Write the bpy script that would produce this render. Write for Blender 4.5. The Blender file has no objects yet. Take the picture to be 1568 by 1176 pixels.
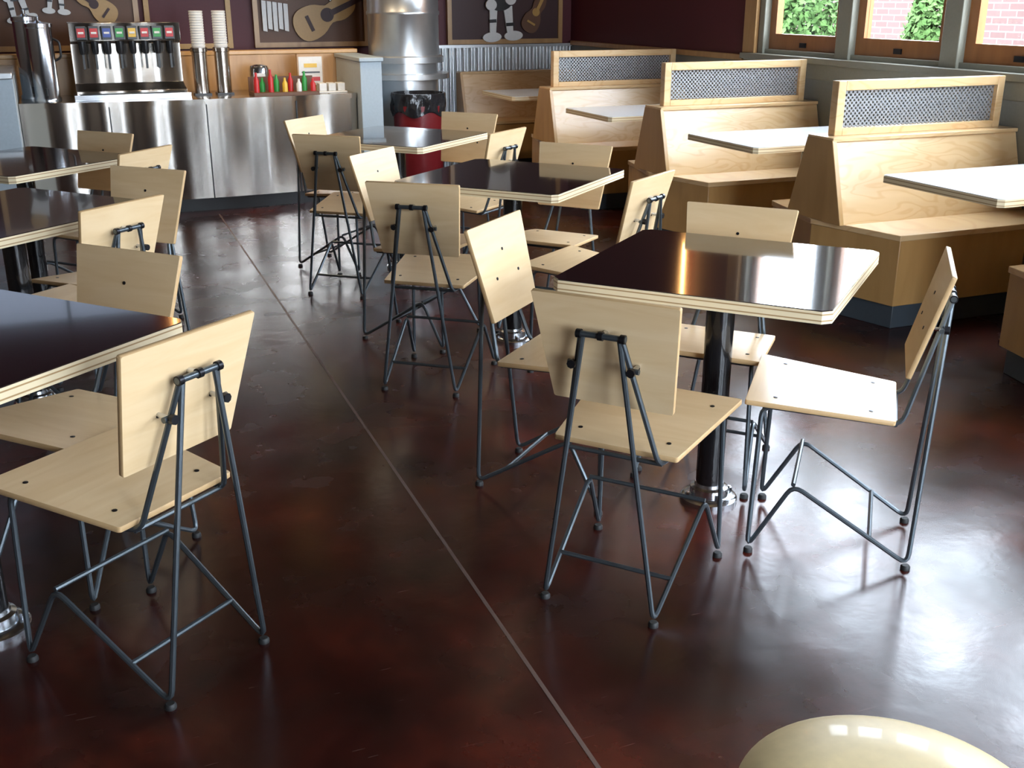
import bpy, math, random
from mathutils import Vector, Matrix
random.seed(7)
YAW = math.radians(22.4)
def S(X, Y):
    """survey frame (turned 22.4 deg from the walls) -> room frame"""
    c, s = math.cos(YAW), math.sin(YAW)
    return (c*X + s*Y, -s*X + c*Y)

# ---------------------------------------------------------------- materials
def lin(c): return tuple(c)+(1.0,) if len(c)==3 else c
def newmat(name):
    m = bpy.data.materials.new(name); m.use_nodes = True
    nt = m.node_tree; b = nt.nodes['Principled BSDF']
    return m, nt, b
def simple(name, col, rough=0.5, metal=0.0, coat=0.0, emit=None, es=0.0, bump=0.0, bscale=60):
    m, nt, b = newmat(name)
    N, L = nt.nodes, nt.links
    tc = N.new('ShaderNodeTexCoord'); no = N.new('ShaderNodeTexNoise')
    no.inputs['Scale'].default_value = bscale; no.inputs['Detail'].default_value = 3
    L.new(tc.outputs['Object'], no.inputs['Vector'])
    mx = N.new('ShaderNodeMix'); mx.data_type='RGBA'
    L.new(no.outputs['Fac'], mx.inputs['Factor'])
    mx.inputs['A'].default_value = lin([c*0.9 for c in col]); mx.inputs['B'].default_value = lin([min(1,c*1.08) for c in col])
    L.new(mx.outputs['Result'], b.inputs['Base Color'])
    b.inputs['Roughness'].default_value = rough; b.inputs['Metallic'].default_value = metal
    b.inputs['Coat Weight'].default_value = coat
    if emit: 
        b.inputs['Emission Color'].default_value = lin(emit); b.inputs['Emission Strength'].default_value = es
    if bump:
        bp = N.new('ShaderNodeBump'); bp.inputs['Strength'].default_value = bump; bp.inputs['Distance'].default_value=0.01
        L.new(no.outputs['Fac'], bp.inputs['Height']); L.new(bp.outputs['Normal'], b.inputs['Normal'])
    return m
def wood(name, c1, c2, rough=0.35, scale=(3,22,22), fig=0.0, coat=0.2):
    m, nt, b = newmat(name); N, L = nt.nodes, nt.links
    tc = N.new('ShaderNodeTexCoord'); mp = N.new('ShaderNodeMapping'); mp.inputs['Scale'].default_value = scale
    L.new(tc.outputs['Object'], mp.inputs['Vector'])
    oi = N.new('ShaderNodeObjectInfo')
    ad = N.new('ShaderNodeVectorMath'); ad.operation='ADD'
    sc = N.new('ShaderNodeMath'); sc.operation='MULTIPLY'; sc.inputs[1].default_value=37.0
    L.new(oi.outputs['Random'], sc.inputs[0]); L.new(mp.outputs['Vector'], ad.inputs[0]); L.new(sc.outputs[0], ad.inputs[1])
    no = N.new('ShaderNodeTexNoise'); no.inputs['Scale'].default_value=1.0; no.inputs['Detail'].default_value=5; no.inputs['Distortion'].default_value=1.2
    L.new(ad.outputs['Vector'], no.inputs['Vector'])
    rp = N.new('ShaderNodeValToRGB'); rp.color_ramp.elements[0].position=0.3; rp.color_ramp.elements[1].position=0.7
    rp.color_ramp.elements[0].color=lin(c2); rp.color_ramp.elements[1].color=lin(c1)
    L.new(no.outputs['Fac'], rp.inputs['Fac'])
    out = rp.outputs['Color']
    if fig:
        mp2 = N.new('ShaderNodeMapping'); mp2.inputs['Scale'].default_value=(1.2,1.2,4.5); L.new(tc.outputs['Object'], mp2.inputs['Vector'])
        n2 = N.new('ShaderNodeTexNoise'); n2.inputs['Scale'].default_value=1.6; n2.inputs['Detail'].default_value=1.5; n2.inputs['Distortion'].default_value=0.8
        L.new(mp2.outputs['Vector'], n2.inputs['Vector'])
        mu = N.new('ShaderNodeMath'); mu.operation='MULTIPLY'; mu.inputs[1].default_value=60; L.new(n2.outputs['Fac'], mu.inputs[0])
        si = N.new('ShaderNodeMath'); si.operation='SINE'; L.new(mu.outputs[0], si.inputs[0])
        mr = N.new('ShaderNodeMapRange'); mr.inputs['From Min'].default_value=0.3; mr.inputs['From Max'].default_value=1; mr.inputs['To Min'].default_value=0; mr.inputs['To Max'].default_value=fig
        L.new(si.outputs[0], mr.inputs['Value'])
        mx = N.new('ShaderNodeMix'); mx.data_type='RGBA'; mx.blend_type='MULTIPLY'
        L.new(mr.outputs['Result'], mx.inputs['Factor']); L.new(out, mx.inputs['A']); mx.inputs['B'].default_value=(0.8,0.6,0.42,1)
        out = mx.outputs['Result']
    L.new(out, b.inputs['Base Color']); b.inputs['Roughness'].default_value=rough; b.inputs['Coat Weight'].default_value=coat; b.inputs['Coat Roughness'].default_value=0.25
    return m
def ply_edge(name, period, cl=(0.84,0.70,0.46), cd=(0.40,0.24,0.10)):
    m, nt, b = newmat(name); N, L = nt.nodes, nt.links
    tc = N.new('ShaderNodeTexCoord'); sp = N.new('ShaderNodeSeparateXYZ'); L.new(tc.outputs['Object'], sp.inputs[0])
    mu = N.new('ShaderNodeMath'); mu.operation='MULTIPLY'; mu.inputs[1].default_value=2*math.pi/period; L.new(sp.outputs['Z'], mu.inputs[0])
    si = N.new('ShaderNodeMath'); si.operation='SINE'; L.new(mu.outputs[0], si.inputs[0])
    rp = N.new('ShaderNodeValToRGB'); rp.color_ramp.elements[0].position=0.6; rp.color_ramp.elements[1].position=0.95
    rp.color_ramp.elements[0].color=lin(cl); rp.color_ramp.elements[1].color=lin(cd)
    L.new(si.outputs[0], rp.inputs['Fac']); L.new(rp.outputs['Color'], b.inputs['Base Color']); b.inputs['Roughness'].default_value=0.45
    return m

M = {}
M['maple'] = wood('maple_veneer', (0.81,0.60,0.355), (0.74,0.52,0.28), 0.34)
M['maple_edge'] = simple('maple_ply_edge', (0.60,0.39,0.19), 0.5)
M['birch'] = wood('birch_bench', (0.77,0.54,0.29), (0.70,0.47,0.235), 0.3, (2,2,14), fig=0.35, coat=0.4)
M['birch_dk'] = wood('birch_bench_end', (0.55,0.32,0.12), (0.46,0.26,0.09), 0.35, (8,8,2), coat=0.3)
M['tan_wood'] = wood('tan_trim', (0.46,0.27,0.11), (0.35,0.19,0.07), 0.4, (10,10,2))
M['sash'] = wood('sash_wood', (0.36,0.14,0.04), (0.26,0.10,0.025), 0.35, (10,10,2))
M['steelrod'] = simple('blued_steel_rod', (0.11,0.13,0.145), 0.33, 0.75)
M['bolt'] = simple('dark_bolt', (0.03,0.03,0.035), 0.35, 0.8)
M['chrome'] = simple('brushed_chrome', (0.55,0.57,0.6), 0.2, 1.0)
M['black_metal'] = simple('black_pole', (0.012,0.012,0.013), 0.22, 0.3, coat=0.5)
M['laminate'] = simple('dark_laminate', (0.018,0.010,0.010), 0.09, 0.0, coat=0.45)
M['laminate_lt'] = simple('light_laminate', (0.70,0.71,0.72), 0.18)
M['ply'] = ply_edge('table_ply_edge', 0.016)
M['red'] = simple('dark_red_paint', (0.080,0.006,0.012), 0.55)
M['grey'] = simple('grey_green_paint', (0.22,0.23,0.21), 0.5)
M['greyframe'] = simple('window_mullion_grey', (0.24,0.235,0.19), 0.45)
M['cream'] = simple('cream_wall', (0.26,0.20,0.15), 0.7)
M['ceil'] = simple('ceiling_paint', (0.07,0.045,0.035), 0.8)
M['galv'] = simple('galvanised_sheet', (0.60,0.62,0.63), 0.3, 0.85, bscale=12)
M['kick'] = simple('kick_base', (0.06,0.075,0.09), 0.4)
M['bluegrey'] = simple('blue_grey_laminate', (0.42,0.49,0.53), 0.4)
M['black'] = simple('black_plastic', (0.01,0.01,0.011), 0.35)
M['bag'] = simple('bin_bag', (0.02,0.02,0.022), 0.2, bump=0.8, bscale=18)
M['binred'] = simple('bin_red', (0.18,0.012,0.015), 0.35)
M['white'] = simple('white_plastic', (0.7,0.7,0.68), 0.4)
M['vinyl'] = simple('cream_vinyl', (0.84,0.65,0.33), 0.42, coat=0.15)
M['joint'] = simple('floor_joint', (0.12,0.075,0.06), 0.5, bscale=30)
M['gold'] = simple('gold_paint', (0.45,0.26,0.07), 0.4)
M['artbrown'] = simple('art_brown', (0.12,0.05,0.02), 0.5)
M['artdark'] = simple('art_dark', (0.04,0.010,0.010), 0.5)
M['rubber'] = simple('black_rubber', (0.015,0.015,0.015), 0.6)
for n,c in dict(lr=(0.5,0.02,0.02), lg=(0.03,0.3,0.06), lb=(0.04,0.08,0.35), ly=(0.7,0.45,0.05)).items():
    M[n] = simple('label_'+n, c, 0.4)
M['lamp'] = simple('warm_lamp_glass', (0.9,0.6,0.3), 0.4, emit=(1.0,0.5,0.16), es=22)
M['glow_face'] = simple('added_glow_face', (0.35,0.40,0.48), 0.3, emit=(0.5,0.6,0.8), es=0.9)  # glowing face of an added panel, mirrored in the left tables

def steel():
    m, nt, b = newmat('stainless_brushed'); N, L = nt.nodes, nt.links
    tc = N.new('ShaderNodeTexCoord'); mp = N.new('ShaderNodeMapping'); mp.inputs['Scale'].default_value=(2.9,1.0,0.10)
    L.new(tc.outputs['Object'], mp.inputs['Vector'])
    no = N.new('ShaderNodeTexNoise'); no.inputs['Scale'].default_value=1.3; no.inputs['Detail'].default_value=0.2
    L.new(mp.outputs['Vector'], no.inputs['Vector'])
    bp = N.new('ShaderNodeBump'); bp.inputs['Strength'].default_value=1.0; bp.inputs['Distance'].default_value=0.13
    L.new(no.outputs['Fac'], bp.inputs['Height']); L.new(bp.outputs['Normal'], b.inputs['Normal'])
    b.inputs['Base Color'].default_value=(0.54,0.50,0.45,1); b.inputs['Metallic'].default_value=1; b.inputs['Roughness'].default_value=0.19
    return m
M['steel'] = steel()
def floor_mat():
    m, nt, b = newmat('stained_concrete_floor'); N, L = nt.nodes, nt.links
    tc = N.new('ShaderNodeTexCoord')
    n1 = N.new('ShaderNodeTexNoise'); n1.inputs['Scale'].default_value=1.9; n1.inputs['Detail'].default_value=9; n1.inputs['Roughness'].default_value=0.66; n1.inputs['Distortion'].default_value=0.3
    L.new(tc.outputs['Object'], n1.inputs['Vector'])
    rp = N.new('ShaderNodeValToRGB'); e = rp.color_ramp.elements
    e[0].position=0.37; e[0].color=(0.012,0.003,0.0025,1); e[1].position=0.66; e[1].color=(0.105,0.016,0.008,1)
    x = e.new(0.52); x.color=(0.042,0.007,0.0045,1)
    L.new(n1.outputs['Fac'], rp.inputs['Fac'])
    # broad soft staining
    n0 = N.new('ShaderNodeTexNoise'); n0.inputs['Scale'].default_value=0.55; n0.inputs['Detail'].default_value=3; L.new(tc.outputs['Object'], n0.inputs['Vector'])
    mr0 = N.new('ShaderNodeMapRange'); mr0.inputs['From Min'].default_value=.35; mr0.inputs['From Max'].default_value=.65; mr0.inputs['To Min'].default_value=0.0; mr0.inputs['To Max'].default_value=.55; L.new(n0.outputs['Fac'], mr0.inputs['Value'])
    mx0 = N.new('ShaderNodeMix'); mx0.data_type='RGBA'; L.new(mr0.outputs['Result'], mx0.inputs['Factor']); L.new(rp.outputs['Color'], mx0.inputs['A']); mx0.inputs['B'].default_value=(0.020,0.0055,0.004,1)
    cur = mx0.outputs['Result']
    for ang,sc in ((0.5,(5,60,1)),(2.0,(6,75,1)),(1.2,(7,90,1)),(2.7,(5,80,1))):
        mp = N.new('ShaderNodeMapping'); mp.inputs['Rotation'].default_value=(0,0,ang); mp.inputs['Scale'].default_value=sc; mp.inputs['Location'].default_value=(ang*3,ang*7,0)
        L.new(tc.outputs['Object'], mp.inputs['Vector'])
        n = N.new('ShaderNodeTexNoise'); n.inputs['Scale'].default_value=1.2; n.inputs['Detail'].default_value=2; L.new(mp.outputs['Vector'], n.inputs['Vector'])
        mr = N.new('ShaderNodeMapRange'); mr.inputs['From Min'].default_value=0.72; mr.inputs['From Max'].default_value=0.80; mr.inputs['To Max'].default_value=0.35
        L.new(n.outputs['Fac'], mr.inputs['Value'])
        mx = N.new('ShaderNodeMix'); mx.data_type='RGBA'; L.new(mr.outputs['Result'], mx.inputs['Factor']); L.new(cur, mx.inputs['A']); mx.inputs['B'].default_value=(0.14,0.08,0.065,1)
        cur = mx.outputs['Result']
    L.new(cur, b.inputs['Base Color'])
    b.inputs['Specular IOR Level'].default_value=0.64
    n3 = N.new('ShaderNodeTexNoise'); n3.inputs['Scale'].default_value=3.5; n3.inputs['Detail'].default_value=6; L.new(tc.outputs['Object'], n3.inputs['Vector'])
    mr = N.new('ShaderNodeMapRange'); mr.inputs['From Min'].default_value=0.3; mr.inputs['From Max'].default_value=0.7; mr.inputs['To Min'].default_value=0.19; mr.inputs['To Max'].default_value=0.31
    L.new(n3.outputs['Fac'], mr.inputs['Value']); L.new(mr.outputs['Result'], b.inputs['Roughness'])
    n4 = N.new('ShaderNodeTexNoise'); n4.inputs['Scale'].default_value=11; n4.inputs['Detail'].default_value=4; L.new(tc.outputs['Object'], n4.inputs['Vector'])
    bp = N.new('ShaderNodeBump'); bp.inputs['Strength'].default_value=0.09; bp.inputs['Distance'].default_value=0.01
    L.new(n4.outputs['Fac'], bp.inputs['Height']); L.new(bp.outputs['Normal'], b.inputs['Normal'])
    return m
M['floor'] = floor_mat()
def brick_mat():
    m, nt, b = newmat('red_brick'); N, L = nt.nodes, nt.links
    tc = N.new('ShaderNodeTexCoord'); sp = N.new('ShaderNodeSeparateXYZ'); cb = N.new('ShaderNodeCombineXYZ')
    L.new(tc.outputs['Object'], sp.inputs[0]); L.new(sp.outputs['Y'], cb.inputs['X']); L.new(sp.outputs['Z'], cb.inputs['Y'])
    br = N.new('ShaderNodeTexBrick'); br.inputs['Scale'].default_value=1.0; br.inputs['Brick Width'].default_value=0.30; br.inputs['Row Height'].default_value=0.10; br.inputs['Mortar Size'].default_value=0.010
    br.inputs['Color1'].default_value=(0.075,0.039,0.035,1); br.inputs['Color2'].default_value=(0.062,0.030,0.026,1); br.inputs['Mortar'].default_value=(0.10,0.084,0.08,1)
    L.new(cb.outputs[0], br.inputs['Vector']); L.new(br.outputs['Color'], b.inputs['Base Color']); b.inputs['Roughness'].default_value=0.85
    return m
M['brick'] = brick_mat()
def perf_mat():
    m, nt, b = newmat('perforated_metal'); N, L = nt.nodes, nt.links
    b.inputs['Base Color'].default_value=(0.33,0.335,0.34,1); b.inputs['Metallic'].default_value=0.3; b.inputs['Roughness'].default_value=0.45
    tc = N.new('ShaderNodeTexCoord'); s=0.025
    def grid(off):
        mp = N.new('ShaderNodeMapping'); mp.inputs['Scale'].default_value=(1/s,1,1/s); mp.inputs['Location'].default_value=(off,0,off)
        L.new(tc.outputs['Object'], mp.inputs['Vector'])
        fr = N.new('ShaderNodeVectorMath'); fr.operation='FRACTION'; L.new(mp.outputs[0], fr.inputs[0])
        sb = N.new('ShaderNodeVectorMath'); sb.operation='SUBTRACT'; L.new(fr.outputs[0], sb.inputs[0]); sb.inputs[1].default_value=(0.5,0.5,0.5)
        ml = N.new('ShaderNodeVectorMath'); ml.operation='MULTIPLY'; L.new(sb.outputs[0], ml.inputs[0]); ml.inputs[1].default_value=(1,0,1)
        ln = N.new('ShaderNodeVectorMath'); ln.operation='LENGTH'; L.new(ml.outputs[0], ln.inputs[0])
        return ln.outputs['Value']
    mn = N.new('ShaderNodeMath'); mn.operation='MINIMUM'; L.new(grid(0.0), mn.inputs[0]); L.new(grid(0.5), mn.inputs[1])
    gt = N.new('ShaderNodeMath'); gt.operation='GREATER_THAN'; gt.inputs[1].default_value=0.25; L.new(mn.outputs[0], gt.inputs[0])
    L.new(gt.outputs[0], b.inputs['Alpha'])
    return m
M['perf'] = perf_mat()
def glass_mat():
    m = bpy.data.materials.new('window_glass'); m.use_nodes=True; nt=m.node_tree; N,L=nt.nodes,nt.links
    N.remove(N['Principled BSDF']); out=N['Material Output']
    t=N.new('ShaderNodeBsdfTransparent'); g=N.new('ShaderNodeBsdfGlossy'); g.inputs['Roughness'].default_value=0.02; mx=N.new('ShaderNodeMixShader'); mx.inputs[0].default_value=0.04
    L.new(t.outputs[0],mx.inputs[1]); L.new(g.outputs[0],mx.inputs[2]); L.new(mx.outputs[0],out.inputs['Surface'])
    return m
M['glass'] = glass_mat()
def leaf_mat():
    m, nt, b = newmat('leaf'); N, L = nt.nodes, nt.links
    tc=N.new('ShaderNodeTexCoord'); no=N.new('ShaderNodeTexNoise'); no.inputs['Scale'].default_value=6; L.new(tc.outputs['Object'],no.inputs['Vector'])
    rp=N.new('ShaderNodeValToRGB'); rp.color_ramp.elements[0].position=.35; rp.color_ramp.elements[1].position=.65
    rp.color_ramp.elements[0].color=(0.03,0.065,0.016,1); rp.color_ramp.elements[1].color=(0.07,0.13,0.04,1)
    L.new(no.outputs['Fac'],rp.inputs['Fac']); L.new(rp.outputs['Color'],b.inputs['Base Color']); b.inputs['Roughness'].default_value=.9; b.inputs['Specular IOR Level'].default_value=.15
    return m
M['leaf']=leaf_mat()
M['pave']=simple('pavement',(0.25,0.25,0.24),0.9)

# ---------------------------------------------------------------- mesh builder
class B:
    def __init__(s): s.v=[]; s.f=[]; s.m=[]; s.sm=[]; s.mats=[]
    def mi(s,k):
        if k not in s.mats: s.mats.append(k)
        return s.mats.index(k)
    def add(s,vs,fs,mat,smooth=False):
        o=len(s.v); s.v+= [tuple(v) for v in vs]
        mats = mat if isinstance(mat,list) else [mat]*len(fs)
        for f,k in zip(fs,mats): s.f.append([i+o for i in f]); s.m.append(s.mi(k)); s.sm.append(smooth)
    def box(s,x0,x1,y0,y1,z0,z1,mat,mtx=None):
        vs=[Vector(p) for p in ((x0,y0,z0),(x1,y0,z0),(x1,y1,z0),(x0,y1,z0),(x0,y0,z1),(x1,y0,z1),(x1,y1,z1),(x0,y1,z1))]
        if mtx: vs=[mtx@v for v in vs]
        s.add(vs,[(0,3,2,1),(4,5,6,7),(0,1,5,4),(1,2,6,5),(2,3,7,6),(3,0,4,7)],mat)
    def prism(s,poly,z0,z1,side,top=None,bot=None,mtx=None,smooth=False,ch=0.0):
        n=len(poly); top=top or side; bot=bot or side
        cx=sum(p[0] for p in poly)/n; cy=sum(p[1] for p in poly)/n
        def ring(z,ins):
            out=[]
            for p in poly:
                d=Vector((p[0]-cx,p[1]-cy)); l=d.length
                q=d*((l-ins)/l) if l>0 else d
                out.append(Vector((cx+q.x,cy+q.y,z)))
            return out
        if ch>0: rings=[ring(z0,ch),ring(z0+ch,0),ring(z1-ch,0),ring(z1,ch)]
        else: rings=[ring(z0,0),ring(z1,0)]
        vs=[v for r in rings for v in r]
        if mtx: vs=[mtx@v for v in vs]
        fs=[];ms=[]
        for k in range(len(rings)-1):
            for i in range(n):
                j=(i+1)%n; fs.append((k*n+i,k*n+j,(k+1)*n+j,(k+1)*n+i)); ms.append(side)
        fs.append(tuple(reversed(range(n)))); ms.append(bot)
        fs.append(tuple((len(rings)-1)*n+i for i in range(n))); ms.append(top)
        s.add(vs,fs,ms,smooth)
    def tube(s,pts,r,mat,seg=8,fil=0.0,closed=False,cap=True):
        P=[Vector(p) for p in pts]
        if fil>0:
            Q=[]; n=len(P)
            for i,p in enumerate(P):
                if not closed and i in (0,n-1): Q.append(p); continue
                a=P[i-1]; b=P[(i+1)%n]
                d1=(a-p); d2=(b-p); k=min(fil,d1.length*.45,d2.length*.45)
                p1=p+d1.normalized()*k; p2=p+d2.normalized()*k
                for t in (0,.25,.5,.75,1): Q.append(p1*(1-t)**2+p*2*t*(1-t)+p2*t*t)
            P=Q
        n=len(P); vs=[]; prev=None
        for i in range(n):
            if closed: t=(P[(i+1)%n]-P[i-1]).normalized()
            else:
                t=(P[min(i+1,n-1)]-P[max(i-1,0)]).normalized()
            if prev is None:
                u=t.orthogonal().normalized()
            else:
                u=(prev-t*prev.dot(t)).normalized()
            prev=u; w=t.cross(u)
            for k in range(seg):
                a=2*math.pi*k/seg; vs.append(P[i]+(u*math.cos(a)+w*math.sin(a))*r)
        fs=[]
        for i in range(n if closed else n-1):
            j=(i+1)%n
            for k in range(seg):
                l=(k+1)%seg; fs.append((i*seg+k,i*seg+l,j*seg+l,j*seg+k))
        if not closed and cap:
            fs.append(tuple(reversed(range(seg)))); fs.append(tuple((n-1)*seg+k for k in range(seg)))
        s.add(vs,fs,mat,True)
    def lathe(s,prof,c,mat,seg=24,mtx=None):
        vs=[];n=len(prof)
        for r,z in prof:
            for k in range(seg):
                a=2*math.pi*k/seg; v=Vector((r*math.cos(a),r*math.sin(a),z))
                if mtx: v=mtx@v
                vs.append(v+Vector(c))
        fs=[];ms=[]
        for i in range(n-1):
            for k in range(seg):
                l=(k+1)%seg; fs.append((i*seg+k,i*seg+l,(i+1)*seg+l,(i+1)*seg+k))
        if prof[0][0]>0: fs.append(tuple(reversed(range(seg))))
        if prof[-1][0]>0: fs.append(tuple((n-1)*seg+k for k in range(seg)))
        s.add(vs,fs,mat,True)
    def mesh(s,name):
        me=bpy.data.meshes.new(name); me.from_pydata(s.v,[],s.f)
        for k in s.mats: me.materials.append(M[k])
        me.polygons.foreach_set('material_index',s.m); me.polygons.foreach_set('use_smooth',s.sm); me.update()
        try: me.set_sharp_from_angle(angle=math.radians(40))
        except Exception: pass
        return me
    def obj(s,name,loc=(0,0,0),rz=0.0,bevel=0.0):
        o=bpy.data.objects.new(name,s.mesh(name)); bpy.context.collection.objects.link(o)
        o.location=loc; o.rotation_euler=(0,0,rz)
        if bevel:
            md=o.modifiers.new('bevel','BEVEL'); md.width=bevel; md.segments=2; md.limit_method='ANGLE'; md.angle_limit=math.radians(50)
        return o
def rounded(poly,r,n=3):
    out=[];N=len(poly)
    for i in range(N):
        p=Vector(poly[i]);a=Vector(poly[i-1]);b=Vector(poly[(i+1)%N])
        p1=p+(a-p).normalized()*r;p2=p+(b-p).normalized()*r
        for k in range(n+1):
            t=k/n; q=p1*(1-t)**2+p*2*t*(1-t)+p2*t*t; out.append((q.x,q.y))
    return out

# ---------------------------------------------------------------- room shell
XW=4.55; YB=9.6; XL=-3.6; YF=-2.6; ZC=3.4
b=B(); b.box(XL-.2,XW+.2,YF-.2,YB+.2,-0.12,0,'floor'); b.obj('floor')
b=B(); b.box(XL-.2,XW+.2,YF-.2,YB+.2,ZC,ZC+.12,'ceil'); b.obj('ceiling')
b=B(); b.box(XL-.15,XL,YF,YB,0,ZC,'cream'); b.obj('wall_left')
b=B(); b.box(XL,XW,YB,YB+.15,0,ZC,'red'); b.obj('wall_back')
# front wall (behind the viewer) with made-up openings added for fill light
b=B()
b.box(XL,XW,YF-.15,YF,0,.5,'cream'); b.box(XL,XW,YF-.15,YF,2.9,ZC,'cream')
xs=[XL,.8,2.4,2.7,4.2,XW]
for i in range(0,len(xs),2): b.box(xs[i],xs[i+1],YF-.15,YF,.5,2.9,'cream')
b.obj('wall_front')
wn=1
fr=[(.8,2.4),(2.7,4.2)]
# right (window) wall
pitch=.9; NW=9; c0=6.14
yc=[c0-pitch*k for k in range(NW)]
ytop=c0+.385+.06; ybot=yc[-1]-.385-.06
b=B()
b.box(XW,XW+.18,YF,YB,0,1.10,'grey')
b.box(XW,XW+.18,YF,YB,2.75,ZC,'red')
b.box(XW,XW+.18,ytop,YB,1.10,2.75,'red')
b.box(XW,XW+.18,YF,ybot,1.10,2.75,'red')
b.obj('wall_right')
b=B()
b.box(XW-.05,XW+.02,ybot-.12,ytop+.14,1.075,1.115,'greyframe')
b.box(XW-.015,XW+.0,ybot-.12,ytop+.14,.98,1.075,'greyframe')
b.obj('trim_1',bevel=.004)
b=B()
b.box(XW-.03,XW+.0,ytop,ytop+.14,1.115,2.8,'tan_wood'); b.box(XW-.03,XW,ybot-.14,ybot,1.115,2.8,'tan_wood'); b.box(XW-.03,XW,ybot-.14,ytop+.14,2.75,2.88,'tan_wood')
b.obj('trim_2',bevel=.004)
b=B(); b.box(XW-.03,XW,ytop+.14,YB-.05,1.06,1.10,'tan_wood'); b.obj('trim_3',bevel=.004)
b=B()
edges=[ytop]+[ (yc[k]+yc[k+1])/2 for k in range(NW-1)]+[ybot]
for k,e in enumerate(edges):
    w=.065
    lo=e-w if k>0 else e-.06; hi=e+w if k<NW else e+.06
    if k==0: lo,hi=e-.06,e
    if k==NW: lo,hi=e,e+.06
    b.box(XW+.0,XW+.14,lo,hi,1.10,2.75,'greyframe')
b.box(XW+.02,XW+.14,ybot,ytop,1.10,1.145,'greyframe'); b.box(XW+.02,XW+.14,ybot,ytop,2.70,2.75,'greyframe')
b.obj('trim_4',bevel=.004)
for k,y in enumerate(yc):
    b=B(); h=.385; g=.315; x0,x1=XW+.05,XW+.10; z0,z1=1.145,2.70
    b.box(x0,x1,y-h,y-g,z0,z1,'sash'); b.box(x0,x1,y+g,y+h,z0,z1,'sash')
    b.box(x0,x1,y-g,y+g,z0,z0+.10,'sash'); b.box(x0,x1,y-g,y+g,z1-.07,z1,'sash')
    b.box(x0+.02,x0+.026,y-g,y+g,z0+.10,z1-.07,'glass')
    b.box(x0-.012,x0,y-.03,y+.03,z0+.02,z0+.05,'bolt')
    b.obj('window_%d'%wn); wn+=1
for a,c in fr:  # unseen panes for the added fill-light openings
    b=B(); y0,y1=YF-.1,YF-.05
    b.box(a,a+.06,y0,y1,.5,2.9,'sash'); b.box(c-.06,c,y0,y1,.5,2.9,'sash'); b.box(a+.06,c-.06,y0,y1,.5,.58,'sash'); b.box(a+.06,c-.06,y0,y1,2.82,2.9,'sash')
    b.box(a+.06,c-.06,y0+.02,y0+.026,.58,2.82,'glass')
    b.obj('window_%d'%wn); wn+=1
# floor saw joint
b=B(); p=[(.786,-1.0),(.796,-1.0),(1.011,8.0),(1.001,8.0)]
b.prism(p,0.0,.0008,'joint'); b.obj('trim_5')

# corrugated wainscot on the back wall
b=B(); x0,x1=2.95,XW-.01; n=440; vs=[]; A=.012; per=.068
for i in range(n+1):
    x=x0+(x1-x0)*i/n; y=YB-.03+A*math.sin(2*math.pi*(x-x0)/per)
    vs+=[(x,y,0.0),(x,y,1.05)]
b.add(vs,[(2*i,2*i+2,2*i+3,2*i+1) for i in range(n)],'galv',True)
b.box(x0,x1,YB-.055,YB-.003,1.05,1.075,'galv')
b.obj('corrugated_wainscot')

# ---------------------------------------------------------------- chair
def chair_mesh():
    b=B(); r=.0068
    for s in (-1,1):
        loop=[(s*.046,-.243,.742),(s*.150,-.215,.014),(s*.168,.105,.215),(s*.182,.215,.014),
              (s*.172,.205,.438),(s*.125,-.155,.408),(s*.052,-.243,.742)]
        b.tube(loop,r,'steelrod',8,fil=.032)
        for fx,fy in ((s*.150,-.211),(s*.182,.211)):
            b.lathe([(.0135,0),(.0135,.008),(.010,.013)],(fx,fy,0),'rubber',10)
        b.tube([(s*.075,-.236,.665),(s*.075,-.185,.668)],.0055,'chrome',8)
        b.lathe([(.011,-.006),(.011,.006)],(s*.075,-.238,.665),'bolt',8,Matrix.Rotation(math.pi/2,3,'X').to_4x4())
        b.tube([(s*.066,-.225,.665),(s*.090,-.225,.665)],.007,'steelrod',8)
    b.tube([(-.168,.105,.215),(.168,.105,.215)],r*.9,'steelrod',8)
    b.tube([(-.156,-.108,.083),(.156,-.108,.083)],r*.9,'steelrod',8)
    b.tube([(-.172,.195,.432),(.172,.195,.432)],r*.9,'steelrod',8)
    b.tube([(-.128,-.14,.408),(.128,-.14,.408)],r*.9,'steelrod',8)
    b.tube([(-.062,-.245,.745),(.062,-.245,.745)],.0075,'steelrod',10)
    for x in (-.055,0,.055):
        b.tube([(x-.006,-.245,.745),(x+.006,-.245,.745)],.011,'bolt',10)
    b.tube([(0,-.25,.745),(0,-.205,.745)],.007,'chrome',8)
    tilt=math.atan2(.032,.39)
    mt=Matrix.Translation((0,.055,.441))@Matrix.Rotation(tilt,4,'X')
    poly=rounded([(-.165,-.195),(.165,-.195),(.21,.195),(-.21,.195)],.008)
    b.prism(poly,-.007,.007,'maple_edge','maple','maple',mt,ch=.0015)
    for x,y in ((-.12,-.13),(.12,-.13),(-.15,.12),(.15,.12)):
        b.lathe([(.006,.0068),(.006,.0082),(.0,.009)],(0,0,0),'bolt',10,mt@Matrix.Translation((x,y,0)))
    ang=math.atan2(.28,-.075)
    up=Vector((0,math.cos(ang),math.sin(ang))); nx=Vector((1,0,0)); nn=nx.cross(up)
    c=Vector((0,-.193,.69))
    mb=Matrix(((nx.x,up.x,nn.x,c.x),(nx.y,up.y,nn.y,c.y),(nx.z,up.z,nn.z,c.z),(0,0,0,1)))
    poly=rounded([(-.156,-.147),(.156,-.147),(.186,.147),(-.186,.147)],.006)
    b.prism(poly,-.0065,.0065,'maple_edge','maple','maple',mb,ch=.0015)
    for x,y in ((-.075,-.025),(.075,-.025),(0,.055)):
        for sg in (-1,1):
            b.lathe([(.005,-.0015),(.005,.0015)],(0,0,0),'bolt',10,mb@Matrix.Translation((x,y,sg*.0068)))
    return b.mesh('dining_chair')
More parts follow.
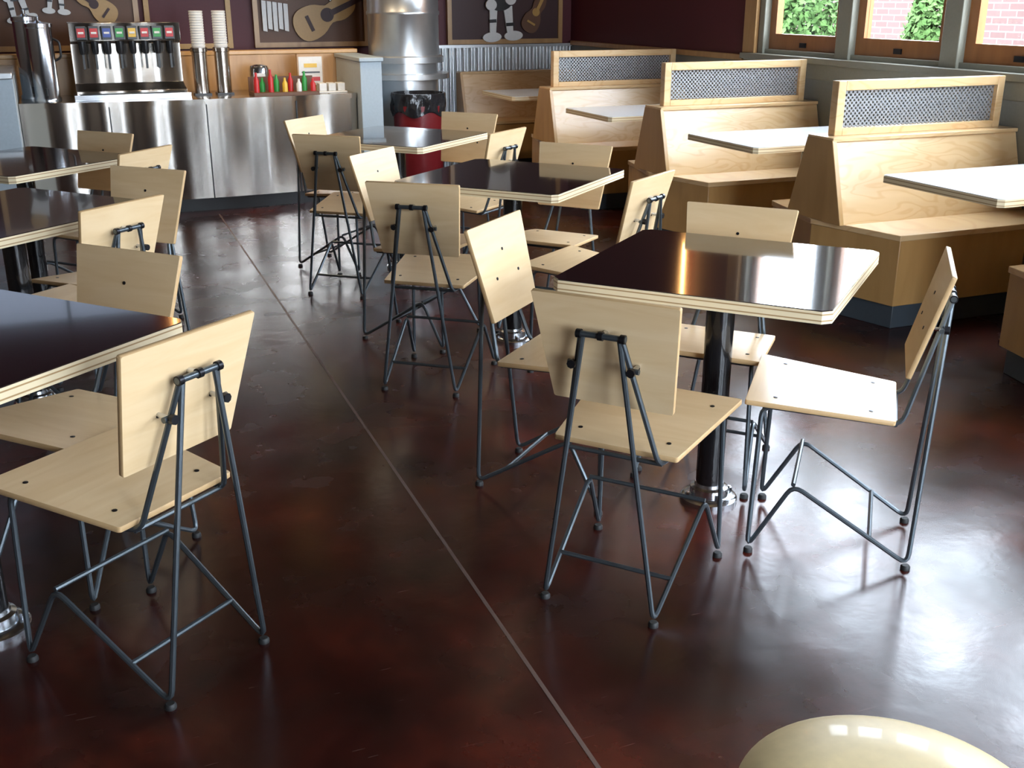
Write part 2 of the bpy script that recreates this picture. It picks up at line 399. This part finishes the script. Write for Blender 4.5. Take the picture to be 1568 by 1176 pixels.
cm=chair_mesh()
chairs=[(.318,2.595,27.7),(.150,3.215,115.5),(.927,2.834,-71.5),(.657,3.345,206),
 (-.308,4.232,15.6),(-.42,4.80,115),(.353,4.32,-57),(.194,4.94,207),
 (-.86,5.70,17),(-.98,6.22,115),(-.22,5.81,-60),(-.35,6.38,205),
 (-.862,2.244,-60),(-1.145,2.69,205.5),
 (-1.51,3.72,-63),(-1.554,4.18,202),
 (-2.17,5.41,205),(-1.87,5.03,-70)]
for X,Y,be in chairs:
    o=bpy.data.objects.new('dining_chair',cm); bpy.context.collection.objects.link(o)
    x,y=S(X,Y); o.location=(x,y,0); o.rotation_euler=(0,0,-(math.radians(be)+YAW))

# ---------------------------------------------------------------- cafe tables
def table_mesh():
    b=B(); h=.38; c=.022
    poly=[(-h+c,-h),(h-c,-h),(h,-h+c),(h,h-c),(h-c,h),(-h+c,h),(-h,h-c),(-h,-h+c)]
    b.prism(poly,.716,.748,'ply','ply','ply')
    pi=[(x*.996,y*.996) for x,y in poly]
    b.prism(pi,.748,.7505,'laminate')
    b.box(-.22,.22,-.03,.03,.700,.718,'black_metal'); b.box(-.03,.03,-.22,.22,.700,.718,'black_metal')
    b.lathe([(.075,.69),(.075,.70)],(0,0,0),'black_metal')
    b.lathe([(.042,.02),(.042,.70)],(0,0,0),'black_metal')
    b.lathe([(.088,0),(.088,.012),(.082,.018),(.06,.02),(.058,.045),(.046,.05),(.044,.06)],(0,0,0),'chrome',32)
    for k in range(4):
        a=math.pi/4+k*math.pi/2; b.lathe([(.010,.018),(.010,.03),(.006,.034)],(.071*math.cos(a),.071*math.sin(a),0),'chrome',6)
    return b.mesh('cafe_table')
tm=table_mesh()
for X,Y in [(.615,3.07),(.003,4.74),(-.64,6.155),(-1.287,2.324),(-1.83,3.91),(-2.33,5.2)]:
    o=bpy.data.objects.new('cafe_table',tm); bpy.context.collection.objects.link(o)
    x,y=S(X,Y); o.location=(x,y,0); o.rotation_euler=(0,0,-(math.radians(26.5)+YAW))

# ---------------------------------------------------------------- booths
def booth(yc,half=False,part=True):
    b=B(); xr=XW-.004-3.38
    fx=.12
    def seat_poly(sg,ins=0):
        d=.50-ins
        p=[(0+ins,0),(fx+ins,-sg*d),(xr,-sg*d),(xr,0)]
        return p if sg>0 else list(reversed(p))
    sides=[1] if half else [1,-1]
    for sg in sides:
        b.prism(seat_poly(sg,.03),0,.115,'kick')
        b.prism(seat_poly(sg,.006),.115,.425,'birch_dk')
        b.prism(seat_poly(sg,0),.425,.452,'birch')
    yb=.20; yt=.085; zt=.83
    ye=-yb; yf=.0 if half else yb
    yt2=.0 if half else yt
    x0=.01
    vs=[(x0+.02,ye,.452),(xr,ye,.452),(xr,yf,.452),(x0+.02,yf,.452),(x0+.02,-yt,zt),(xr,-yt,zt),(xr,yt2,zt),(x0+.02,yt2,zt)]
    b.add(vs,[(4,5,6,7),(0,1,5,4),(1,2,6,5),(2,3,7,6),(3,0,4,7)],['birch','birch','birch','birch','birch_dk'])
    vs=[(x0-.004,ye-.01,.452),(x0+.022,ye-.01,.452),(x0+.022,yf+.01,.452),(x0-.004,yf+.01,.452),(x0-.004,-yt-.01,zt+.01),(x0+.022,-yt-.01,zt+.01),(x0+.022,yt2+.01,zt+.01),(x0-.004,yt2+.01,zt+.01)]
    b.add(vs,[(0,3,2,1),(4,5,6,7),(0,1,5,4),(1,2,6,5),(2,3,7,6),(3,0,4,7)],'birch_dk')
    b.box(x0,xr,-yt-.012,yt2+.012,zt,zt+.02,'birch')
    if part:
        z0,z1=zt+.02,1.105; xa,xb=.07,xr-.06; w=.045
        b.box(xa,xa+w,-.025,.025,z0,z1,'birch'); b.box(xb-w,xb,-.025,.025,z0,z1,'birch')
        b.box(xa+w,xb-w,-.025,.025,z0,z0+.035,'birch'); b.box(xa+w,xb-w,-.025,.025,z1-w,z1,'birch')
        b.box(xa+w,xb-w,-.003,.003,z0+.035,z1-w,'perf')
    return b.obj('booth_bench',(3.38,yc,0),bevel=.003)
for k in (-1,0,1,2): booth(4.33+1.63*k)
booth(9.53,half=True,part=False)
def booth_table(yc):
    b=B(); x0,x1=3.30,XW-.06; 
    b.prism([(x0+.02,yc-.34),(x1,yc-.34),(x1,yc+.34),(x0+.02,yc+.34),(x0,yc+.32),(x0,yc-.32)],.718,.748,'ply')
    b.prism([(x0+.023,yc-.337),(x1,yc-.337),(x1,yc+.337),(x0+.023,yc+.337),(x0+.003,yc+.317),(x0+.003,yc-.317)],.748,.7505,'laminate_lt')
    cx=3.9
    b.lathe([(.042,.02),(.042,.718)],(cx,yc,0),'black_metal'); b.lathe([(.088,0),(.088,.015),(.05,.03)],(cx,yc,0),'chrome')
    b.box(cx-.25,cx+.25,yc-.03,yc+.03,.70,.718,'black_metal')
    b.obj('booth_table')
for y in (1.81,3.44,5.07,6.70,8.33): booth_table(y)

# ---------------------------------------------------------------- service counter
b=B(); xa,xb=-.22,2.12; n=40
def fy(x): return 8.12+.12*((x-.95)/1.2)**2
def strip(off,z0,z1,mat,yb=8.85):
    pts=[(xa+(xb-xa)*i/n, fy(xa+(xb-xa)*i/n)+off) for i in range(n+1)]
    b.prism(pts+[(xb,yb),(xa,yb)],z0,z1,mat,smooth=True)
strip(.07,0,.10,'black'); strip(0,.10,.765,'steel'); strip(-.02,.765,.80,'steel')
for x in (.35,1.0,1.65):
    b.box(x-.004,x+.004,fy(x)-.003,fy(x)+.01,.10,.765,'black')
b.obj('service_counter')
b=B(); b.box(2.125,2.29,8.10,8.85,0,1.03,'bluegrey'); b.box(2.115,2.30,8.08,8.86,1.03,1.06,'bluegrey'); b.obj('counter_end_panel',bevel=.005)
b=B(); b.box(-1.1,-.225,7.95,8.85,0,.98,'bluegrey'); b.box(-1.12,-.225,7.92,8.86,.98,1.02,'galv'); b.obj('side_cabinet',bevel=.005)
b=B(); b.box(-1.1,2.30,8.87,8.97,0,1.06,'tan_wood'); b.box(-1.12,2.31,8.865,9.0,1.06,1.09,'birch_dk'); b.obj('half_wall_ledge',bevel=.004)

# soda fountain
b=B()
def xpoly(poly,x0,x1,mat):
    mt=Matrix(((0,0,1,0),(1,0,0,0),(0,1,0,0),(0,0,0,1)))
    b.prism(poly,x0,x1,mat,mtx=mt)
xpoly([(8.30,.80),(8.80,.80),(8.80,1.31),(8.42,1.31),(8.40,1.19),(8.50,1.17),(8.50,.90),(8.30,.86)],.16,.90,'steel')
b.box(.14,.92,8.24,8.52,.80,.84,'chrome')
b.box(.18,.88,8.26,8.50,.84,.845,'black')
labs=['lr','lr','lb','lg','ly','lr','lg','lr']
for i in range(8):
    x=.235+i*.084
    b.box(x-.032,x+.032,8.385,8.41,1.20,1.29,'black')
    b.box(x-.026,x+.026,8.381,8.386,1.215,1.275,labs[i])
    b.box(x-.018,x+.018,8.379,8.382,1.238,1.252,'white')
    b.lathe([(.018,1.10),(.024,1.12),(.026,1.20)],(x,8.44,0),'black',12)
    b.box(x-.008,x+.008,8.43,8.44,1.00,1.11,'black')
b.obj('soda_fountain',bevel=.003)
for x,y,h in ((-.03,8.40,.52),(-.115,8.64,.56)):
    b=B(); b.lathe([(.09,0),(.09,.02),(.082,.03),(.082,h-.04),(.088,h-.035),(.088,h-.01),(.03,h),(.012,h+.01),(.014,h+.035),(0,h+.04)],(0,0,0),'chrome',24)
    b.tube([(0,-.08,.08),(0,-.13,.08)],.010,'black',8); b.tube([(0,-.125,.09),(0,-.125,.04)],.010,'black',8); b.tube([(.07,0,h*.5),(.12,0,h*.55),(.12,0,h*.75),(.07,0,h*.8)],.008,'black',8,fil=.02)
    b.obj('tea_urn',(x,y,.80))
for x in (1.03,1.19):
    b=B(); b.lathe([(.055,0),(.055,.30),(.062,.305),(.062,.33),(.05,.335)],(0,0,0),'steel',24)
    prof=[]
    z=.335
    for i in range(14): prof+=[(.046,z),(.050,z+.012),(.050,z+.016),(.046,z+.018)]; z+=.018
    prof+=[(0,z)]
    b.lathe(prof,(0,0,0),'white',20); b.box(-.06,.06,-.06,.06,-.0,.012,'black')
    b.obj('cup_dispenser',(x,8.5,.80))
b=B(); b.lathe([(.075,0),(.075,.17),(.065,.19),(.03,.20),(0,.20)],(0,0,0),'chrome',20); b.box(-.03,.03,-.08,-.07,.05,.14,'white'); b.obj('napkin_dispenser',(1.47,8.60,.80))
b=B(); b.box(-.24,.24,-.12,.12,0,.02,'artbrown'); b.box(-.24,.24,.10,.12,.02,.12,'artbrown')
for i,(k,hh) in enumerate([('lr',.14),('lg',.10),('lr',.16),('lg',.12),('ly',.10),('lr',.13),('white',.09),('lg',.14),('lr',.09)]):
    b.lathe([(.020,0),(.020,hh*.6),(.009,hh*.8),(.009,hh),(0,hh)],(-.21+i*.052,-.06+.05*(i%2),.02),k,12)
b.obj('condiment_caddy',(1.60,8.34,.80))
b=B(); b.box(-.10,.10,-.02,.02,.02,.27,'tan_wood'); b.box(-.09,.09,-.024,-.02,.04,.25,'white')
b.box(-.07,.07,-.026,-.024,.07,.10,'lr'); b.box(-.07,.07,-.026,-.024,.13,.14,'black'); b.box(-.05,.05,-.026,-.024,.17,.20,'ly'); b.box(-.11,.11,-.05,.05,0,.02,'tan_wood'); b.obj('menu_stand',(1.86,8.6,.80))
b=B(); b.box(-.11,.11,-.07,.07,0,.012,'white')
for x in (-.07,0,.07): b.box(x-.028,x+.028,-.05,.05,.012,.07,'white')
b.obj('sugar_packet_tray',(1.96,8.36,.80),bevel=.004)

# steel column with shelf, waste bin
cx,cy=2.68,8.80
b=B(); prof=[(.27,0),(.27,.85),(.36,.86),(.36,.90),(.27,.905),(.27,.98),(.32,.985),(.32,1.03),(.285,1.04)]
z=1.04
while z<ZC-.3: prof+=[(.285,z),(.285,z+.30),(.292,z+.31),(.292,z+.33)]; z+=.34
prof+=[(.285,ZC-.001)]
b.lathe(prof,(0,0,0),'galv',48); b.obj('duct_column',(cx,cy,0))
b=B()
b.lathe([(.165,0),(.175,.02),(.197,.68),(.197,.70)],(0,0,0),'binred',32)
vs=[];seg=64
prof=[(.202,.635,0),(.206,.66,.008),(.207,.70,.012),(.204,.73,.012),(.208,.77,.006),(.206,.79,.002),(.190,.79,.0),(.185,.72,.01),(.175,.5,.0)]
rnd=random.Random(3); ph=[rnd.uniform(0,6.28) for _ in range(6)]
for r,z,a in prof:
    for k in range(seg):
        t=2*math.pi*k/seg; rr=r+a*(math.sin(9*t+ph[0]+z*9)+.6*math.sin(17*t+ph[1]-z*20)); zz=z+(.02*math.sin(5*t+ph[2]) if z==.635 else 0)
        vs.append((rr*math.cos(t),rr*math.sin(t),zz))
fs=[(i*seg+k,i*seg+(k+1)%seg,(i+1)*seg+(k+1)%seg,(i+1)*seg+k) for i in range(len(prof)-1) for k in range(seg)]
b.add(vs,fs,'bag',True)
b.obj('waste_bin',(2.60,8.20,0))

# wall art on back wall (painted plywood cut-outs)
mxz=lambda y: Matrix(((1,0,0,0),(0,0,-1,y),(0,1,0,0),(0,0,0,1)))
def guitar(cx,cz,sc,ang):
    pts=[]
    for i in range(48):
        t=2*math.pi*i/48
        y=.30*math.cos(t); w=.16+.05*(-math.cos(t)) ; x=math.sin(t)*(w+.035*math.cos(2*t)-.04*math.exp(-((y-.04)/.07)**2))
        pts.append((x,y))
    pts=list(reversed(pts)); ca,sa=math.cos(ang),math.sin(ang)
    T=lambda p:(cx+sc*(p[0]*ca-p[1]*sa), cz+sc*(p[0]*sa+p[1]*ca))
    return T,pts
def ell(cx,cz,a,c,n=20): return [(cx+a*math.cos(2*math.pi*k/n),cz+c*math.sin(2*math.pi*k/n)) for k in range(n)]
def art(name,x0,x1,z0,z1,bg,frame,items):
    b=B(); y=YB
    b.box(x0,x1,y-.03,y-.002,z0,z1,bg)
    for a,c in ((x0-.04,x0),(x1,x1+.04)): b.box(a,c,y-.05,y-.002,z0,z1,frame)
    b.box(x0-.04,x1+.04,y-.05,y-.002,z0-.04,z0,frame); b.box(x0-.04,x1+.04,y-.05,y-.002,z1,z1+.04,frame)
    for kind,cx,cz,sc,ang,m1,m2 in items:
        T,pts=guitar(cx,cz,sc,ang); mt=mxz(y-.045)
        P=lambda poly,a,c,m: b.prism([T(p) for p in poly],a,c,m,mtx=mt)
        if kind=='g':
            P(pts,0,.02,m1); P(ell(0,.02,.06,.06),.02,.024,m2)
            P(((-.025,.05),(.025,.05),(.02,.62),(-.02,.62)),.02,.03,m2)
            P(((-.07,-.17),(.07,-.17),(.07,-.14),(-.07,-.14)),.02,.03,m2)
        elif kind=='f':     # fringed jacket
            for q in range(5):
                xx=-.12+q*.06
                P(((xx-.024,-.30+.02*(q%2)),(xx+.022,-.31+.02*(q%2)),(xx+.026,.45),(xx-.028,.45)),0,.02,m1)
            P(((-.14,.02),(.15,-.02),(.15,.02),(-.14,.06)),.02,.028,m2)
        elif kind=='c':     # cartoon figure : shoes, legs, trousers, gloves, torso
            P(ell(-.10,-.25,.095,.045),0,.022,m1); P(ell(.12,-.25,.095,.045),0,.022,m1)
            P(((-.12,-.24),(-.06,-.24),(-.03,.02),(-.11,.02)),0,.018,m1); P(((.06,-.24),(.12,-.24),(.12,.02),(.03,.02)),0,.018,m1)
            P(((-.12,-.12),(-.05,-.12),(-.05,-.09),(-.12,-.09)),.018,.024,m2); P(((.05,-.16),(.13,-.16),(.13,-.13),(.05,-.13)),.018,.024,m2)
            P(ell(.0,.10,.14,.12),0,.024,m2)
            P(ell(-.10,.04,.055,.05),.02,.04,m1); P(ell(.10,.08,.055,.05),.02,.04,m1)
            P(((-.10,.18),(.10,.18),(.13,.42),(-.13,.42)),0,.02,m1); P(ell(0,.52,.12,.12),0,.02,'gold')
    b.obj(name)
art('cutout_artwork',1.66,2.56,1.12,2.3,'artbrown','tan_wood',[('f',1.80,1.44,.75,.0,'white','artbrown'),('g',2.22,1.33,.95,-1.15,'gold','artdark'),('f',2.30,1.58,.42,-.6,'white','artbrown'),('g',2.38,1.98,.6,.4,'artdark','gold')])
art('cutout_artwork',3.36,4.40,1.12,2.3,'artdark','tan_wood',[('c',3.82,1.38,.95,.05,'white','black'),('g',4.16,1.34,.6,-.5,'artbrown','gold')])
art('cutout_artwork',-.45,.68,1.12,1.80,'artbrown','tan_wood',[('g',.40,1.42,.6,.9,'gold','artdark'),('c',.12,1.50,.5,-.1,'white','black'),('c',-.17,1.46,.55,.2,'white','black')])
art('framed_panel',.80,1.40,1.12,2.3,'red','gold',[])
b=B(); b.box(-2.2,.60,YB-.06,YB-.005,1.92,2.60,'bluegrey')  # unseen glowing panel, added to give the left tables a bluish reflection
for i in range(4): b.box(-2.16+i*.69,-2.16+i*.69+.66,YB-.066,YB-.06,1.95,2.57,'glow_face')
b.obj('added_glow_board')

# ---------------------------------------------------------------- round stool
sx,sy=S(.423,.961)
b=B(); b.lathe([(.0,.56),(.165,.56),(.178,.575),(.182,.605),(.176,.632),(.15,.648),(.08,.655),(.0,.656)],(0,0,0),'vinyl',64)
b.lathe([(.168,.545),(.176,.55),(.176,.568),(.168,.572)],(0,0,0),'chrome',48)
b.lathe([(.15,0),(.15,.01),(.05,.035),(.03,.05),(.03,.545),(.08,.56)],(0,0,0),'chrome',32)
b.tube([(.11*math.cos(a*math.pi/12),.11*math.sin(a*math.pi/12),.22) for a in range(24)],.009,'chrome',8,closed=True)
b.tube([(-.11,0,.22),(.11,0,.22)],.007,'chrome',8)
b.obj('bar_stool',(sx,sy,0))

# ---------------------------------------------------------------- lamps (warm sconces / pendants)
def sconce(x,y,z,nx,ny,h=.6):
    b=B(); r=.014
    b.lathe([(r*.6,-h/2),(r,-h/2+.02),(r,h/2-.02),(r*.6,h/2)],(0,0,0),'lamp',16)
    b.lathe([(.02,-h/2-.02),(.02,-h/2+.01)],(0,0,0),'bolt',16); b.lathe([(.02,h/2-.01),(.02,h/2+.02)],(0,0,0),'bolt',16)
    b.tube([(0,0,-h/2),(nx*.06,ny*.06,-h/2)],.008,'bolt'); b.tube([(0,0,h/2),(nx*.06,ny*.06,h/2)],.008,'bolt')
    b.obj('wall_sconce',(x-nx*.06,y-ny*.06,z))
sconce(XW,7.3,2.25,1,0,.8)
sconce(.74,YB,2.7,0,1,.5); sconce(-2.4,YB,2.4,0,1,.6); sconce(3.0,YB,2.4,0,1,.6)
for x,y in ((1.5,7.9),(2.25,7.5),(.6,8.0)):
    b=B(); b.lathe([(.02,.16),(.10,.02),(.11,0)],(0,0,0),'bolt',24); b.lathe([(0,-.02),(.05,.0),(.055,.04),(.03,.08)],(0,0,0),'lamp',20)
    b.tube([(0,0,.15),(0,0,ZC-2.62)],.006,'bolt'); b.obj('pendant_lamp',(x,y,2.62))
    l=bpy.data.lights.new('pendant_bulb','SPOT'); l.energy=55; l.color=(1,.78,.52); l.shadow_soft_size=.05; l.spot_size=math.radians(120); l.spot_blend=.6
    o=bpy.data.objects.new('pendant_bulb',l); o.location=(x,y,2.56); bpy.context.collection.objects.link(o)

# ---------------------------------------------------------------- outside
b=B(); b.box(-20,45,-25,45,-.3,-.13,'pave'); b.obj('ground')
b=B(); b.box(13,13.3,-8,34,-.13,3.3,'brick'); b.box(12.95,13.35,-8,34,3.3,3.45,'white'); b.obj('brick_building')
def shrub(x,y,z,rx,rz,n):
    b=B(); rnd=random.Random(int(x*10+y))
    b.tube([(0,0,-z-.13),(0,0,-rz*.3)],.05,'tan_wood',8)
    vs=[];fs=[]
    for i in range(n):
        d=Vector((rnd.gauss(0,1),rnd.gauss(0,1),rnd.gauss(0,1))).normalized(); q=rnd.uniform(.55,1.05)**.6
        p=Vector((d.x*rx*q,d.y*rx*q,d.z*rz*q)); a=Vector((rnd.gauss(0,1),rnd.gauss(0,1),rnd.gauss(0,1))).normalized(); c=a.cross(d).normalized() if a.cross(d).length>.01 else a.orthogonal()
        l=rnd.uniform(.03,.06); o=len(vs); vs+=[p-a*l,p+c*l*.5,p+a*l,p-c*l*.5]; fs.append((o,o+1,o+2,o+3))
    b.add(vs,fs,'leaf'); b.obj('shrub',(x,y,z))
shrub(9,12.15,1.2,.50,.75,4500); shrub(9,9.80,1.0,.27,.58,2500)

# ---------------------------------------------------------------- light
w=bpy.data.worlds.new('World'); bpy.context.scene.world=w; w.use_nodes=True
bg=w.node_tree.nodes['Background']; bg.inputs[0].default_value=(0.76,0.87,1.0,1); bg.inputs[1].default_value=25.0
s=bpy.data.lights.new('sun','SUN'); s.energy=6; s.angle=.03; s.color=(1,.93,.84)
o=bpy.data.objects.new('sun',s); bpy.context.collection.objects.link(o)
o.rotation_euler=Vector((-1,-.3,1.0)).to_track_quat('Z','Y').to_euler()
def portal(loc,rot,sx,sy):
    l=bpy.data.lights.new('window_portal','AREA'); l.shape='RECTANGLE'; l.size=sx; l.size_y=sy
    try: l.cycles.is_portal=True
    except Exception: return
    o=bpy.data.objects.new('window_portal',l); o.location=loc; o.rotation_euler=rot; bpy.context.collection.objects.link(o)
portal((XW+.2,(ytop+ybot)/2,1.93),(0,math.radians(90),0),1.7,ytop-ybot)
portal((2.5,YF-.17,1.7),(math.radians(90),0,0),3.5,2.4)

cam=bpy.data.cameras.new('camera'); cam.lens=38.0; cam.sensor_width=36; cam.clip_start=.05
co=bpy.data.objects.new('camera',cam); co.location=(0,0,1.48); co.rotation_euler=(math.radians(90-19.7),0,-YAW)
bpy.context.collection.objects.link(co); bpy.context.scene.camera=co
sc=bpy.context.scene
sc.view_settings.view_transform='Standard'
